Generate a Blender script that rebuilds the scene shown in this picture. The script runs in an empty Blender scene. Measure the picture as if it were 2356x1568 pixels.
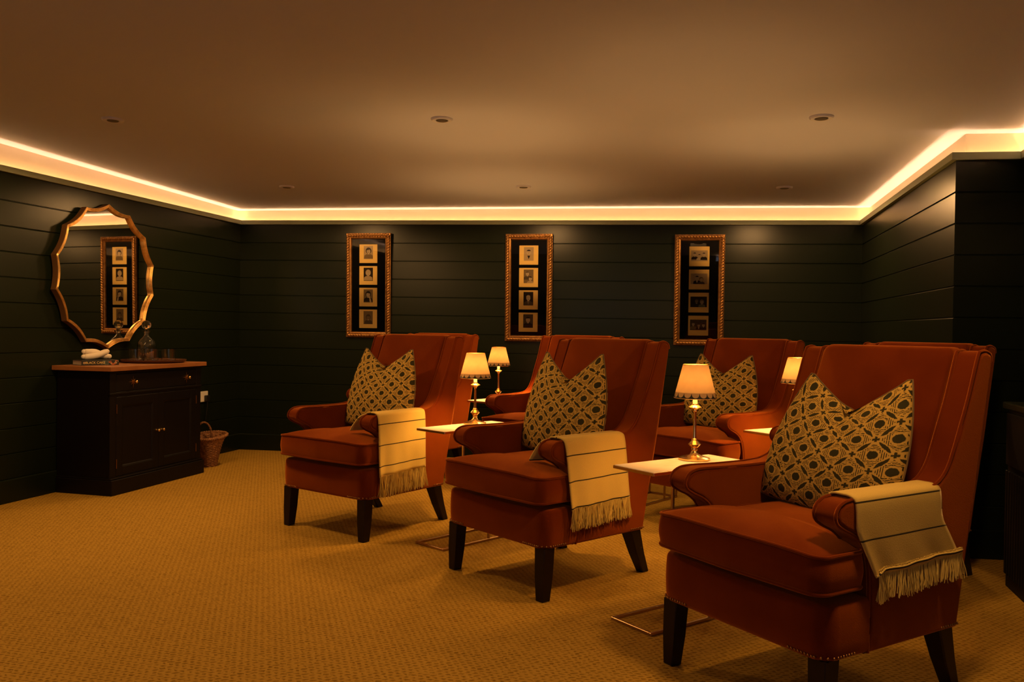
import bpy, bmesh, math, random
from mathutils import Vector, Matrix
random.seed(7)
C = bpy.context.scene
PI = math.pi
cos, sin, rad = math.cos, math.sin, math.radians

# ------------------------------------------------------------------ camera, world, exposure
cam_d = bpy.data.cameras.new('camera'); cam = bpy.data.objects.new('camera', cam_d)
C.collection.objects.link(cam); C.camera = cam
cam_d.sensor_width = 36.0; cam_d.sensor_fit = 'HORIZONTAL'
cam_d.lens = 1950.0 / 2356.0 * 36.0
cam_d.clip_start = 0.05
CAM_H = 1.12
def set_cam(pitch, roll):
    f = Vector((0, cos(pitch), sin(pitch))); r0 = Vector((1, 0, 0)); u0 = r0.cross(f)
    r = cos(roll) * r0 + sin(roll) * u0; u = -sin(roll) * r0 + cos(roll) * u0
    m = Matrix(((r.x, u.x, -f.x, 0), (r.y, u.y, -f.y, 0), (r.z, u.z, -f.z, CAM_H), (0, 0, 0, 1)))
    cam.matrix_world = m
set_cam(-0.0145, 0.0128)

world = bpy.data.worlds.new('world'); C.world = world; world.use_nodes = True
world.node_tree.nodes['Background'].inputs['Color'].default_value = (0.30, 0.30, 0.36, 1)
world.node_tree.nodes['Background'].inputs['Strength'].default_value = 1.9  # cool background, reaches the room as fill through the added window
C.view_settings.view_transform = 'Standard'; C.view_settings.look = 'None'
C.view_settings.gamma = 1.0; C.view_settings.use_curve_mapping = False
C.view_settings.exposure = 0.0
WARM = (1.0, 0.49, 0.22)
LED_STRENGTH = 56.0
SPOT_POWER = 66.0
LAMP_POWER = 12.0

# ------------------------------------------------------------------ materials
def mat(name, color, rough=0.6, metal=0.0, sheen=0.0, sheen_tint=None, spec=None, bump=None, var=None, coat=0.0):
    m = bpy.data.materials.new(name); m.use_nodes = True
    nt = m.node_tree; b = nt.nodes['Principled BSDF']
    b.inputs['Base Color'].default_value = (*color, 1); b.inputs['Roughness'].default_value = rough
    b.inputs['Metallic'].default_value = metal
    if spec is not None: b.inputs['Specular IOR Level'].default_value = spec
    if sheen:
        b.inputs['Sheen Weight'].default_value = sheen; b.inputs['Sheen Roughness'].default_value = 0.30
        b.inputs['Sheen Tint'].default_value = (*(sheen_tint or color), 1)
    if coat: b.inputs['Coat Weight'].default_value = coat
    if bump or var:
        tc = nt.nodes.new('ShaderNodeTexCoord')
    if bump:
        n = nt.nodes.new('ShaderNodeTexNoise'); n.inputs['Scale'].default_value = bump[0]; n.inputs['Detail'].default_value = 3
        bp = nt.nodes.new('ShaderNodeBump'); bp.inputs['Strength'].default_value = bump[1]; bp.inputs['Distance'].default_value = bump[2]
        nt.links.new(tc.outputs['Object'], n.inputs['Vector']); nt.links.new(n.outputs['Fac'], bp.inputs['Height'])
        nt.links.new(bp.outputs['Normal'], b.inputs['Normal'])
    if var:   # (scale, other colour, lo, hi)
        n = nt.nodes.new('ShaderNodeTexNoise'); n.inputs['Scale'].default_value = var[0]; n.inputs['Detail'].default_value = 4
        r = nt.nodes.new('ShaderNodeValToRGB'); r.color_ramp.elements[0].position = var[2]; r.color_ramp.elements[1].position = var[3]
        r.color_ramp.elements[0].color = (*color, 1); r.color_ramp.elements[1].color = (*var[1], 1)
        nt.links.new(tc.outputs['Object'], n.inputs['Vector']); nt.links.new(n.outputs['Fac'], r.inputs['Fac'])
        nt.links.new(r.outputs['Color'], b.inputs['Base Color'])
    return m

class NG:      # tiny helper to write shader maths
    def __init__(s, m): s.nt = m.node_tree; s.b = s.nt.nodes['Principled BSDF']
    def n(s, t): return s.nt.nodes.new(t)
    def L(s, a, b): s.nt.links.new(a, b)
    def M(s, op, a, b=None, c=None, clamp=False):
        x = s.n('ShaderNodeMath'); x.operation = op; x.use_clamp = clamp
        for i, v in enumerate((a, b, c)):
            if v is None: continue
            if isinstance(v, (int, float)): x.inputs[i].default_value = v
            else: s.L(v, x.inputs[i])
        return x.outputs[0]
    def lt(s, a, b, w):      # soft a<b
        return s.M('SMOOTH_MIN', s.M('MAXIMUM', s.M('DIVIDE', s.M('SUBTRACT', b, a), w), 0.0), 1.0, 0.0)
    def mix(s, f, a, b):
        x = s.n('ShaderNodeMix'); x.data_type = 'RGBA'; s.L(f, x.inputs[0])
        for i, v in ((6, a), (7, b)):
            if isinstance(v, tuple): x.inputs[i].default_value = (*v, 1)
            else: s.L(v, x.inputs[i])
        return x.outputs[2]

MT = {}
MT['wall_green'] = mat('dark_green_eggshell_paint', (0.0072, 0.0112, 0.0044), 0.30, spec=0.22, bump=(180, 0.08, 0.002))
MT['trim_green'] = mat('grey_green_painted_trim', (0.30, 0.35, 0.22), 0.45)
MT['cream_wall'] = mat('cream_painted_cove', (0.80, 0.70, 0.52), 0.7)
MT['ceiling'] = mat('matt_white_ceiling_paint', (0.60, 0.65, 0.90), 0.85, bump=(40, 0.03, 0.002))
MT['white_plastic'] = mat('white_plastic', (0.75, 0.72, 0.66), 0.4)
MT['black_plastic'] = mat('black_plastic', (0.01, 0.01, 0.01), 0.4)
MT['velvet'] = mat('rust_velvet', (0.125, 0.020, 0.0026), 0.9, sheen=0.6, sheen_tint=(1.0, 0.36, 0.07), spec=0.03, var=(9, (0.100, 0.015, 0.002), 0.35, 0.65))
def add_nap(m):       # velvet pile: a second, grazing-angle lobe
    nt = m.node_tree; b = nt.nodes['Principled BSDF']; out = nt.nodes['Material Output']
    sh = nt.nodes.new('ShaderNodeBsdfSheen'); sh.distribution = 'ASHIKHMIN'; sh.inputs['Color'].default_value = (0.26, 0.066, 0.006, 1); sh.inputs['Roughness'].default_value = 0.55
    n = nt.nodes.new('ShaderNodeTexNoise'); n.inputs['Scale'].default_value = 420; n.inputs['Detail'].default_value = 2
    tc = nt.nodes.new('ShaderNodeTexCoord'); bp = nt.nodes.new('ShaderNodeBump'); bp.inputs['Strength'].default_value = 0.5; bp.inputs['Distance'].default_value = 0.0015
    nt.links.new(tc.outputs['Object'], n.inputs['Vector']); nt.links.new(n.outputs['Fac'], bp.inputs['Height'])
    nt.links.new(bp.outputs[0], sh.inputs['Normal']); nt.links.new(bp.outputs[0], b.inputs['Normal'])
    ad = nt.nodes.new('ShaderNodeAddShader'); nt.links.new(b.outputs[0], ad.inputs[0]); nt.links.new(sh.outputs[0], ad.inputs[1]); nt.links.new(ad.outputs[0], out.inputs['Surface'])
add_nap(MT['velvet'])
MT['dark_wood'] = mat('dark_stained_wood', (0.006, 0.0024, 0.0015), 0.45, spec=0.25, var=(14, (0.011, 0.004, 0.0022), 0.3, 0.7))
MT['nail'] = mat('antique_brass_nail', (0.35, 0.17, 0.05), 0.35, 1.0)
MT['brass'] = mat('satin_brass', (0.80, 0.52, 0.20), 0.25, 1.0)
MT['bronze'] = mat('brushed_bronze', (0.50, 0.33, 0.16), 0.32, 1.0)
MT['marble'] = mat('cream_marble', (0.80, 0.70, 0.56), 0.3, var=(7, (0.60, 0.47, 0.32), 0.5, 0.75))
MT['sleeve'] = mat('ivory_candle_sleeve', (0.85, 0.78, 0.62), 0.5)
MT['shade_band'] = mat('dark_scallop_trim', (0.008, 0.008, 0.006), 0.7)
MT['gold_frame'] = mat('aged_gold_leaf', (0.80, 0.50, 0.17), 0.32, 0.9, var=(30, (0.50, 0.28, 0.085), 0.4, 0.7))
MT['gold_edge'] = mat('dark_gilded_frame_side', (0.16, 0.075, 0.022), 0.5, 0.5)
MT['rope_gold'] = mat('carved_bronze_gold', (0.34, 0.165, 0.045), 0.36, 0.75, var=(40, (0.20, 0.085, 0.024), 0.4, 0.7))
MT['mat_black'] = mat('black_mount_board', (0.004, 0.004, 0.004), 0.9, spec=0.05)
MT['card'] = mat('aged_cream_card', (0.78, 0.57, 0.19), 0.8, spec=0.1)
MT['ph_bg'] = mat('photo_mid_tone', (0.20, 0.14, 0.07), 0.6, spec=0.1)
MT['ph_pale'] = mat('photo_pale_tone', (0.42, 0.32, 0.18), 0.6, spec=0.1)
MT['ph_face'] = mat('photo_light_tone', (0.50, 0.40, 0.25), 0.6, spec=0.1)
MT['ph_dark'] = mat('photo_dark_tone', (0.022, 0.014, 0.009), 0.6, spec=0.1)
MT['ph_grey'] = mat('photo_shadow_tone', (0.085, 0.060, 0.035), 0.6, spec=0.1)
MT['ph_green'] = mat('photo_faded_green', (0.13, 0.14, 0.08), 0.6, spec=0.1)
MT['mirror'] = mat('mirror_silver', (0.86, 0.84, 0.78), 0.01, 1.0)
MT['lacquer'] = mat('black_brown_lacquer', (0.0028, 0.0013, 0.0011), 0.5, spec=0.25)
MT['oak_top'] = mat('brown_oiled_wood', (0.30, 0.115, 0.030), 0.5, var=(6, (0.24, 0.085, 0.02), 0.35, 0.65))
MT['pages'] = mat('book_pages', (0.66, 0.56, 0.38), 0.8)
MT['book_dark'] = mat('navy_book_cover', (0.016, 0.018, 0.020), 0.5)
MT['book_teal'] = mat('teal_print', (0.07, 0.10, 0.09), 0.5)
MT['book_orange'] = mat('orange_print', (0.42, 0.10, 0.03), 0.5)
MT['book_tan'] = mat('tan_print', (0.36, 0.24, 0.12), 0.5)
MT['ceramic'] = mat('matt_white_ceramic', (0.74, 0.66, 0.52), 0.6)
MT['tray_wood'] = mat('dark_walnut_tray', (0.085, 0.032, 0.012), 0.4)
MT['wicker'] = mat('brown_wicker', (0.34, 0.15, 0.048), 0.75, var=(60, (0.15, 0.06, 0.02), 0.35, 0.65))
MT['slat_black'] = mat('black_ebonised_wood', (0.003, 0.002, 0.0016), 0.6, spec=0.2)
MT['green_top'] = mat('dark_green_lacquer_top', (0.012, 0.018, 0.010), 0.3)
MT['lens'] = mat('dark_downlight_baffle', (0.10, 0.09, 0.085), 0.5)
MT['ring'] = mat('white_downlight_ring', (0.66, 0.68, 0.86), 0.5)

def glass(name, tint=(1, 1, 1), rough=0.0):
    m = bpy.data.materials.new(name); m.use_nodes = True; b = m.node_tree.nodes['Principled BSDF']
    b.inputs['Base Color'].default_value = (*tint, 1); b.inputs['Transmission Weight'].default_value = 1.0
    b.inputs['Roughness'].default_value = rough; b.inputs['IOR'].default_value = 1.48
    return m
MT['glass'] = glass('clear_cut_glass', (1.0, 0.97, 0.88), 0.05)

def pane_glass():      # thin picture glass: clear, with a Fresnel reflection
    m = bpy.data.materials.new('picture_glass'); m.use_nodes = True; nt = m.node_tree
    nt.nodes.remove(nt.nodes['Principled BSDF'])
    t = nt.nodes.new('ShaderNodeBsdfTransparent'); g = nt.nodes.new('ShaderNodeBsdfGlossy'); g.inputs['Roughness'].default_value = 0.005
    f = nt.nodes.new('ShaderNodeFresnel'); f.inputs['IOR'].default_value = 1.7
    mx = nt.nodes.new('ShaderNodeMixShader')
    nt.links.new(f.outputs[0], mx.inputs[0]); nt.links.new(t.outputs[0], mx.inputs[1]); nt.links.new(g.outputs[0], mx.inputs[2])
    nt.links.new(mx.outputs[0], nt.nodes['Material Output'].inputs['Surface'])
    return m
MT['pane'] = pane_glass()

def emit(name, col, s):
    m = bpy.data.materials.new(name); m.use_nodes = True; b = m.node_tree.nodes['Principled BSDF']
    b.inputs['Base Color'].default_value = (0.8, 0.8, 0.8, 1)
    b.inputs['Emission Color'].default_value = (*col, 1); b.inputs['Emission Strength'].default_value = s
    return m
MT['led'] = emit('warm_led_tape', WARM, LED_STRENGTH)

def shade_mat():       # lit paper: light from the bulb comes through
    m = bpy.data.materials.new('cream_paper_shade'); m.use_nodes = True; nt = m.node_tree
    nt.nodes.remove(nt.nodes['Principled BSDF'])
    tr = nt.nodes.new('ShaderNodeBsdfTranslucent'); df = nt.nodes.new('ShaderNodeBsdfDiffuse')
    tc = nt.nodes.new('ShaderNodeTexCoord'); n = nt.nodes.new('ShaderNodeTexNoise'); n.inputs['Scale'].default_value = 22
    r = nt.nodes.new('ShaderNodeValToRGB'); r.color_ramp.elements[0].color = (0.52, 0.325, 0.14, 1); r.color_ramp.elements[1].color = (0.66, 0.43, 0.20, 1)
    nt.links.new(tc.outputs['Object'], n.inputs['Vector']); nt.links.new(n.outputs['Fac'], r.inputs['Fac'])
    nt.links.new(r.outputs['Color'], tr.inputs['Color']); nt.links.new(r.outputs['Color'], df.inputs['Color'])
    mx = nt.nodes.new('ShaderNodeMixShader'); mx.inputs[0].default_value = 0.021
    nt.links.new(df.outputs[0], mx.inputs[1]); nt.links.new(tr.outputs[0], mx.inputs[2])
    nt.links.new(mx.outputs[0], nt.nodes['Material Output'].inputs['Surface'])
    return m
MT['shade'] = shade_mat()

def carpet_mat():
    m = mat('ochre_woven_carpet', (0.36, 0.24, 0.09), 0.95, spec=0.05); g = NG(m)
    tc = g.n('ShaderNodeTexCoord'); mp = g.n('ShaderNodeMapping'); mp.inputs['Rotation'].default_value = (0, 0, rad(15))
    g.L(tc.outputs['Object'], mp.inputs['Vector'])
    nz = g.n('ShaderNodeTexNoise'); nz.inputs['Scale'].default_value = 60; nz.inputs['Detail'].default_value = 2
    g.L(mp.outputs[0], nz.inputs['Vector'])
    sx = g.n('ShaderNodeSeparateXYZ'); g.L(mp.outputs[0], sx.inputs[0])
    jit = g.M('MULTIPLY', g.M('SUBTRACT', nz.outputs['Fac'], 0.5), 1.1)
    u = g.M('ADD', g.M('MULTIPLY', sx.outputs[0], 1 / 0.026), jit)
    v = g.M('ADD', g.M('MULTIPLY', sx.outputs[1], 1 / 0.0185), jit)
    row = g.M('FLOOR', v); fv = g.M('FRACT', v)
    # every other row leans the other way: a broken herringbone
    par = g.M('SUBTRACT', g.M('MULTIPLY', g.M('FRACT', g.M('MULTIPLY', row, 0.5)), 4.0), 1.0)
    lean = g.M('MULTIPLY', g.M('SUBTRACT', fv, 0.5), g.M('MULTIPLY', par, 0.45))
    fu = g.M('FRACT', g.M('ADD', g.M('ADD', u, lean), g.M('MULTIPLY', row, 0.43)))
    dash = g.M('MULTIPLY', g.lt(g.M('ABSOLUTE', g.M('SUBTRACT', fu, 0.5)), 0.36, 0.22), g.lt(g.M('ABSOLUTE', g.M('SUBTRACT', fv, 0.5)), 0.40, 0.22))
    big = g.n('ShaderNodeTexNoise'); big.inputs['Scale'].default_value = 18; big.inputs['Detail'].default_value = 3
    g.L(mp.outputs[0], big.inputs['Vector'])
    f = g.M('MULTIPLY', dash, g.M('ADD', 0.15, g.M('MULTIPLY', big.outputs['Fac'], 1.25)), clamp=True)
    c1 = g.mix(nz.outputs['Fac'], (0.45, 0.275, 0.045), (0.38, 0.225, 0.034))
    g.L(g.mix(f, c1, (0.20, 0.108, 0.012)), g.b.inputs['Base Color'])
    bp = g.n('ShaderNodeBump'); bp.inputs['Strength'].default_value = 0.35; bp.inputs['Distance'].default_value = 0.004
    g.L(g.M('SUBTRACT', g.M('MULTIPLY', nz.outputs['Fac'], 0.5), dash), bp.inputs['Height']); g.L(bp.outputs[0], g.b.inputs['Normal'])
    return m
MT['carpet'] = carpet_mat()

def print_mat():       # block-printed cushion cloth: lattice of leaves, florets, dots and hatching
    m = mat('block_printed_linen', (0.40, 0.25, 0.075), 0.9, spec=0.05); g = NG(m)
    uv = g.n('ShaderNodeUVMap'); sx = g.n('ShaderNodeSeparateXYZ'); g.L(uv.outputs[0], sx.inputs[0])
    nz = g.n('ShaderNodeTexNoise'); nz.inputs['Scale'].default_value = 45; g.L(uv.outputs[0], nz.inputs['Vector'])
    j = g.M('MULTIPLY', g.M('SUBTRACT', nz.outputs['Fac'], 0.5), 0.10)
    N = 4.2
    a0 = g.M('ADD', g.M('MULTIPLY', g.M('ADD', sx.outputs[0], sx.outputs[1]), N), j)
    b0 = g.M('SUBTRACT', g.M('MULTIPLY', g.M('SUBTRACT', sx.outputs[0], sx.outputs[1]), N), j)
    a = g.M('SUBTRACT', g.M('FRACT', a0), 0.5); b = g.M('SUBTRACT', g.M('FRACT', b0), 0.5)
    aa, ab = g.M('ABSOLUTE', a), g.M('ABSOLUTE', b)
    r = g.M('SQRT', g.M('ADD', g.M('MULTIPLY', a, a), g.M('MULTIPLY', b, b)))
    dot = g.lt(r, 0.20, 0.02)
    def leaf(edge, along):
        e = g.M('SUBTRACT', 0.5, edge)
        q = g.M('DIVIDE', along, 0.34); wdt = g.M('MULTIPLY', g.M('SUBTRACT', 1.0, g.M('MULTIPLY', q, q)), 0.085)
        return g.lt(e, wdt, 0.015)
    lf = g.M('MAXIMUM', leaf(aa, ab), leaf(ab, aa))
    ca, cb = g.M('SUBTRACT', 0.5, aa), g.M('SUBTRACT', 0.5, ab)     # floret at the crossings
    h = g.M('MULTIPLY', g.M('ADD', ca, cb), 0.7071); w = g.M('ABSOLUTE', g.M('MULTIPLY', g.M('SUBTRACT', ca, cb), 0.7071))
    fl1 = g.M('MULTIPLY', g.lt(h, 0.14, 0.02), g.lt(w, 0.055, 0.02))
    fl2 = g.M('MULTIPLY', g.lt(w, 0.14, 0.02), g.lt(h, 0.055, 0.02))
    fl = g.M('MAXIMUM', fl1, fl2)
    # hatching: straight lines parallel to the cell sides, interrupted round the dot
    dm = g.M('MAXIMUM', aa, ab)
    hl = g.M('SINE', g.M('MULTIPLY', g.M('ADD', a, b), 62.0))
    hr = g.M('SINE', g.M('MULTIPLY', g.M('SUBTRACT', a, b), 62.0))
    pick = g.M('GREATER_THAN', g.M('MULTIPLY', a, b), 0.0)
    hh = g.M('ADD', g.M('MULTIPLY', hl, pick), g.M('MULTIPLY', hr, g.M('SUBTRACT', 1.0, pick)))
    hatch = g.M('MULTIPLY', g.M('MULTIPLY', g.M('GREATER_THAN', hh, 0.25), g.M('GREATER_THAN', r, 0.255)), g.M('LESS_THAN', dm, 0.385))
    hatch = g.M('MULTIPLY', hatch, g.M('GREATER_THAN', nz.outputs['Fac'], 0.40))
    ink = g.M('MAXIMUM', g.M('MAXIMUM', dot, lf), g.M('MAXIMUM', fl, hatch))
    big = g.n('ShaderNodeTexNoise'); big.inputs['Scale'].default_value = 5; g.L(uv.outputs[0], big.inputs['Vector'])
    inkc = g.mix(big.outputs['Fac'], (0.022, 0.020, 0.010), (0.050, 0.045, 0.018))
    g.L(g.mix(ink, (0.47, 0.30, 0.065), inkc), g.b.inputs['Base Color'])
    return m
MT['print'] = print_mat()
MT['print_piping'] = mat('dark_piping_cord', (0.14, 0.088, 0.028), 0.9)

def throw_mat():
    m = mat('oatmeal_wool', (0.60, 0.44, 0.21), 0.95, spec=0.05, sheen=0.3, sheen_tint=(0.9, 0.7, 0.4)); g = NG(m)
    uv = g.n('ShaderNodeUVMap'); sx = g.n('ShaderNodeSeparateXYZ'); g.L(uv.outputs[0], sx.inputs[0])
    t = g.M('ABSOLUTE', g.M('SUBTRACT', g.M('FRACT', g.M('DIVIDE', sx.outputs[1], 0.107)), 0.5))
    st = g.lt(t, 0.026, 0.006)
    nz = g.n('ShaderNodeTexNoise'); nz.inputs['Scale'].default_value = 260; g.L(uv.outputs[0], nz.inputs['Vector'])
    base = g.mix(nz.outputs['Fac'], (0.56, 0.395, 0.100), (0.70, 0.51, 0.140))
    g.L(g.mix(st, base, (0.045, 0.038, 0.020)), g.b.inputs['Base Color'])
    bp = g.n('ShaderNodeBump'); bp.inputs['Strength'].default_value = 0.25; bp.inputs['Distance'].default_value = 0.002
    g.L(nz.outputs['Fac'], bp.inputs['Height']); g.L(bp.outputs[0], g.b.inputs['Normal'])
    return m
MT['throw'] = throw_mat()
MT['fringe'] = mat('oatmeal_wool_fringe', (0.60, 0.43, 0.105), 0.95, spec=0.05)

# ------------------------------------------------------------------ building helpers
def link(o): C.collection.objects.link(o); return o
def obj(name, bm, m, parent=None, smooth=None, wn=False):
    bmesh.ops.recalc_face_normals(bm, faces=bm.faces[:])
    me = bpy.data.meshes.new(name); bm.to_mesh(me); bm.free()
    for x in (m if isinstance(m, (list, tuple)) else [m]): me.materials.append(x)
    o = link(bpy.data.objects.new(name, me))
    if parent: o.parent = parent
    if smooth is not None:
        for p in me.polygons: p.use_smooth = True
        me.set_sharp_from_angle(angle=rad(smooth))
    if wn:
        w = o.modifiers.new('weighted_normal', 'WEIGHTED_NORMAL'); w.weight = 100; w.keep_sharp = True
    return o
def thing(name, label, cat, loc=(0, 0, 0), rotz=0.0, group=None):
    o = link(bpy.data.objects.new(name, None)); o.empty_display_size = 0.05
    o.location = loc; o.rotation_euler = (0, 0, rotz); return tag(o, label, cat, group)
def tag(o, label, cat, group=None):
    o['label'] = label; o['category'] = cat
    if group: o['group'] = group
    return o
def struct(o): o['kind'] = 'structure'; return o

def box(bm, x0, x1, y0, y1, z0, z1, bev=0.0, seg=2, mi=0):
    r = bmesh.ops.create_cube(bm, size=1.0); vs = r['verts']
    for v in vs: v.co = Vector((x0 + (v.co.x + .5) * (x1 - x0), y0 + (v.co.y + .5) * (y1 - y0), z0 + (v.co.z + .5) * (z1 - z0)))
    fs = list({f for v in vs for f in v.link_faces})
    for f in fs: f.material_index = mi
    if bev:
        es = list({e for v in vs for e in v.link_edges})
        r2 = bmesh.ops.bevel(bm, geom=es, offset=bev, segments=seg, profile=0.5, affect='EDGES')
        for f in r2['faces']: f.material_index = mi
    return vs
def loft(bm, rings, closed=True, cap=True, mi=0):
    R = [[bm.verts.new(p) for p in r] for r in rings]; n = len(R[0])
    for a, b in zip(R, R[1:]):
        for i in range(n if closed else n - 1):
            j = (i + 1) % n
            bm.faces.new((a[i], a[j], b[j], b[i])).material_index = mi
    if cap and closed:
        bm.faces.new(list(reversed(R[0]))).material_index = mi; bm.faces.new(R[-1]).material_index = mi
    return R
def tube(bm, path, r, n=8, closed=False, mi=0, radii=None, twist=0.0, flat=1.0):
    path = [Vector(p) for p in path]; m = len(path); rings = []; up = None
    for i, p in enumerate(path):
        a = path[(i - 1) % m] if (closed or i > 0) else p; b = path[(i + 1) % m] if (closed or i < m - 1) else p
        t = (b - a).normalized()
        if up is None:
            up = Vector((0, 0, 1)) if abs(t.z) < .9 else Vector((1, 0, 0))
        s = t.cross(up); s = s.normalized() if s.length > 1e-6 else Vector((1, 0, 0)); up = s.cross(t).normalized()
        rr = radii[i] if radii else r
        rings.append([p + (s * cos(2 * PI * k / n + twist * i) + up * sin(2 * PI * k / n + twist * i) * flat) * rr for k in range(n)])
    if closed: rings.append(rings[0])
    if closed:
        R = [[bm.verts.new(p) for p in q] for q in rings[:-1]]
        for i in range(m):
            a, b = R[i], R[(i + 1) % m]
            for k in range(n):
                l = (k + 1) % n; bm.faces.new((a[k], a[l], b[l], b[k])).material_index = mi
    else: loft(bm, rings, True, True, mi)
def lathe(bm, prof, n=24, c=(0, 0), mi=0, mod=None):
    rings = []
    for r, z in prof:
        rings.append([(c[0] + r * (mod(2 * PI * k / n, z) if mod else 1) * cos(2 * PI * k / n), c[1] + r * (mod(2 * PI * k / n, z) if mod else 1) * sin(2 * PI * k / n), z) for k in range(n)])
    loft(bm, rings, True, True, mi)
def round_poly(pts, rads, seg=5):
    out = []; n = len(pts)
    for i in range(n):
        p = Vector((*pts[i], 0)); a = Vector((*pts[i - 1], 0)); b = Vector((*pts[(i + 1) % n], 0)); r = rads[i] if isinstance(rads, (list, tuple)) else rads
        if r <= 0: out.append((p.x, p.y)); continue
        d1 = (a - p).normalized(); d2 = (b - p).normalized(); half = d1.angle(d2) / 2
        t = min(r / math.tan(half), (a - p).length * .49, (b - p).length * .49); r = t * math.tan(half)
        c = p + (d1 + d2).normalized() * (r / sin(half)); s = p + d1 * t - c; e = p + d2 * t - c; ang = s.angle(e)
        ax = s.cross(e).normalized()
        for k in range(seg + 1): q = c + Matrix.Rotation(ang * k / seg, 3, ax) @ s; out.append((q.x, q.y))
    return out
def resample(pts, step):
    out = []; n = len(pts)
    for i in range(n):
        a, b = pts[i], pts[(i + 1) % n]; d = math.hypot(b[0] - a[0], b[1] - a[1]); k = max(1, int(d / step))
        for j in range(k): out.append((a[0] + (b[0] - a[0]) * j / k, a[1] + (b[1] - a[1]) * j / k))
    return out
def pad(bm, outline, h0, h1, r, dome0=0.0, dome1=0.0, fn=None, inset=6, side=0.0, mi=0, ctr=None):
    """an upholstered slab: outline (p,q), from h0 to h1, edge radius r, domed faces, sides bulging by `side`"""
    n = len(outline); cx = sum(p[0] for p in outline) / n; cy = sum(p[1] for p in outline) / n
    if ctr: cx, cy = ctr
    nrm = []
    for i in range(n):
        a = Vector(outline[i - 1]); b = Vector(outline[(i + 1) % n]); t = (b - a).normalized(); nrm.append(Vector((t.y, -t.x)))
    area = sum(outline[i - 1][0] * outline[i][1] - outline[i][0] * outline[i - 1][1] for i in range(n))
    sg = 1 if area > 0 else -1
    def ring(off, h): return [(outline[i][0] + sg * nrm[i].x * off, outline[i][1] + sg * nrm[i].y * off, h) for i in range(n)]
    rings = []
    def topr(k, h, dome): # k from 1 (edge, inset r) to 0
        base = ring(-r, 0); return [(cx + (p[0] - cx) * k, cy + (p[1] - cy) * k, h + dome * (1 - k ** 2.5)) for p in base]
    for k in range(inset): rings.append(topr((k + .12) / inset, h0, -dome0))
    for k in range(4): a = PI / 2 * k / 3; rings.append(ring(-r + r * sin(a), h0 + r - r * cos(a)))
    for k in range(1, 4): t = k / 4; rings.append(ring(side * 4 * t * (1 - t), h0 + r + (h1 - h0 - 2 * r) * t))
    for k in range(4): a = PI / 2 * k / 3; rings.append(ring(-r + r * cos(a), h1 - r + r * sin(a)))
    for k in range(inset - 1, -1, -1): rings.append(topr((k + .12) / inset, h1, dome1))
    if fn: rings = [[fn(*p) for p in q] for q in rings]
    loft(bm, rings, True, True, mi)
def catmull(pts, k=6, closed=False):
    out = []; n = len(pts); V = [Vector(p) for p in pts]
    for i in range(n if closed else n - 1):
        p0, p1, p2, p3 = (V[(i + d) % n] if closed else V[min(max(i + d, 0), n - 1)] for d in (-1, 0, 1, 2))
        for j in range(k):
            t = j / k; out.append(.5 * ((2 * p1) + (p2 - p0) * t + (2 * p0 - 5 * p1 + 4 * p2 - p3) * t * t + (3 * p1 - p0 - 3 * p2 + p3) * t ** 3))
    if not closed: out.append(V[-1])
    return out
def copy_thing(root, name, loc, rotz, label):
    def dup(o, parent):
        c = o.copy(); link(c); c.parent = parent
        for ch in [x for x in bpy.data.objects if x.parent == o and x is not c]: dup(ch, c)
        return c
    c = dup(root, None); c.location = loc; c.rotation_euler = (0, 0, rotz); c['label'] = label; return c

# ------------------------------------------------------------------ room shell
FL = (-4.882, -1.2); BL = (-2.461, 7.654); BR = (2.801, 6.811); SC = (2.211, 4.256); SD = (2.53, 4.214); FR = (0.98, -1.2)
POLY = [FL, BL, BR, SC, SD, FR]                       # floor plan; the room lies to the right of each segment
LEDGE = [2.078, 2.026, 1.986, 1.990, 1.990, 1.990]    # underside of the cove ledge at each corner (old, uneven house)
LINE1 = [1.890, 1.866, 1.834, 1.834, 1.834, 1.834]    # first joint between boards
CEIL = [2.235, 2.160, 2.136, 2.134, 2.134, 2.134]
BOARD = 0.157; REC = 0.06; LIP = 0.025; TRIM_H = 0.036; CH_D = 0.034
def seg_normal(a, b):
    d = Vector((b[0] - a[0], b[1] - a[1])).normalized(); return Vector((d.y, -d.x))
def offset(d):
    n = len(POLY); out = []
    for i in range(n):
        n1 = seg_normal(POLY[i - 1], POLY[i]); n2 = seg_normal(POLY[i], POLY[(i + 1) % n])
        m = (n1 + n2).normalized(); k = d / max(.3, m.dot(n1)); out.append((POLY[i][0] + m.x * k, POLY[i][1] + m.y * k))
    return out
SIDES = ['left', 'back', 'right', 'return', 'side', 'front']
def strip(bm, pa, pb, rows, mi=0):
    """rows: list of (depth into wall -, z at a, z at b); pa, pb: functions depth -> plan point"""
    prev = None
    for d, za, zb in rows:
        a = bm.verts.new((*pa(d), za)); b = bm.verts.new((*pb(d), zb))
        if prev: bm.faces.new((prev[0], prev[1], b, a)).material_index = mi
        prev = (a, b)
def corner(i):
    return lambda d: offset(d)[i % 6]
FILL_WIN = (-1.95, -0.05, 0.12, 2.0)  # invented opening behind the camera, added to let in cool fill light
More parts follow.
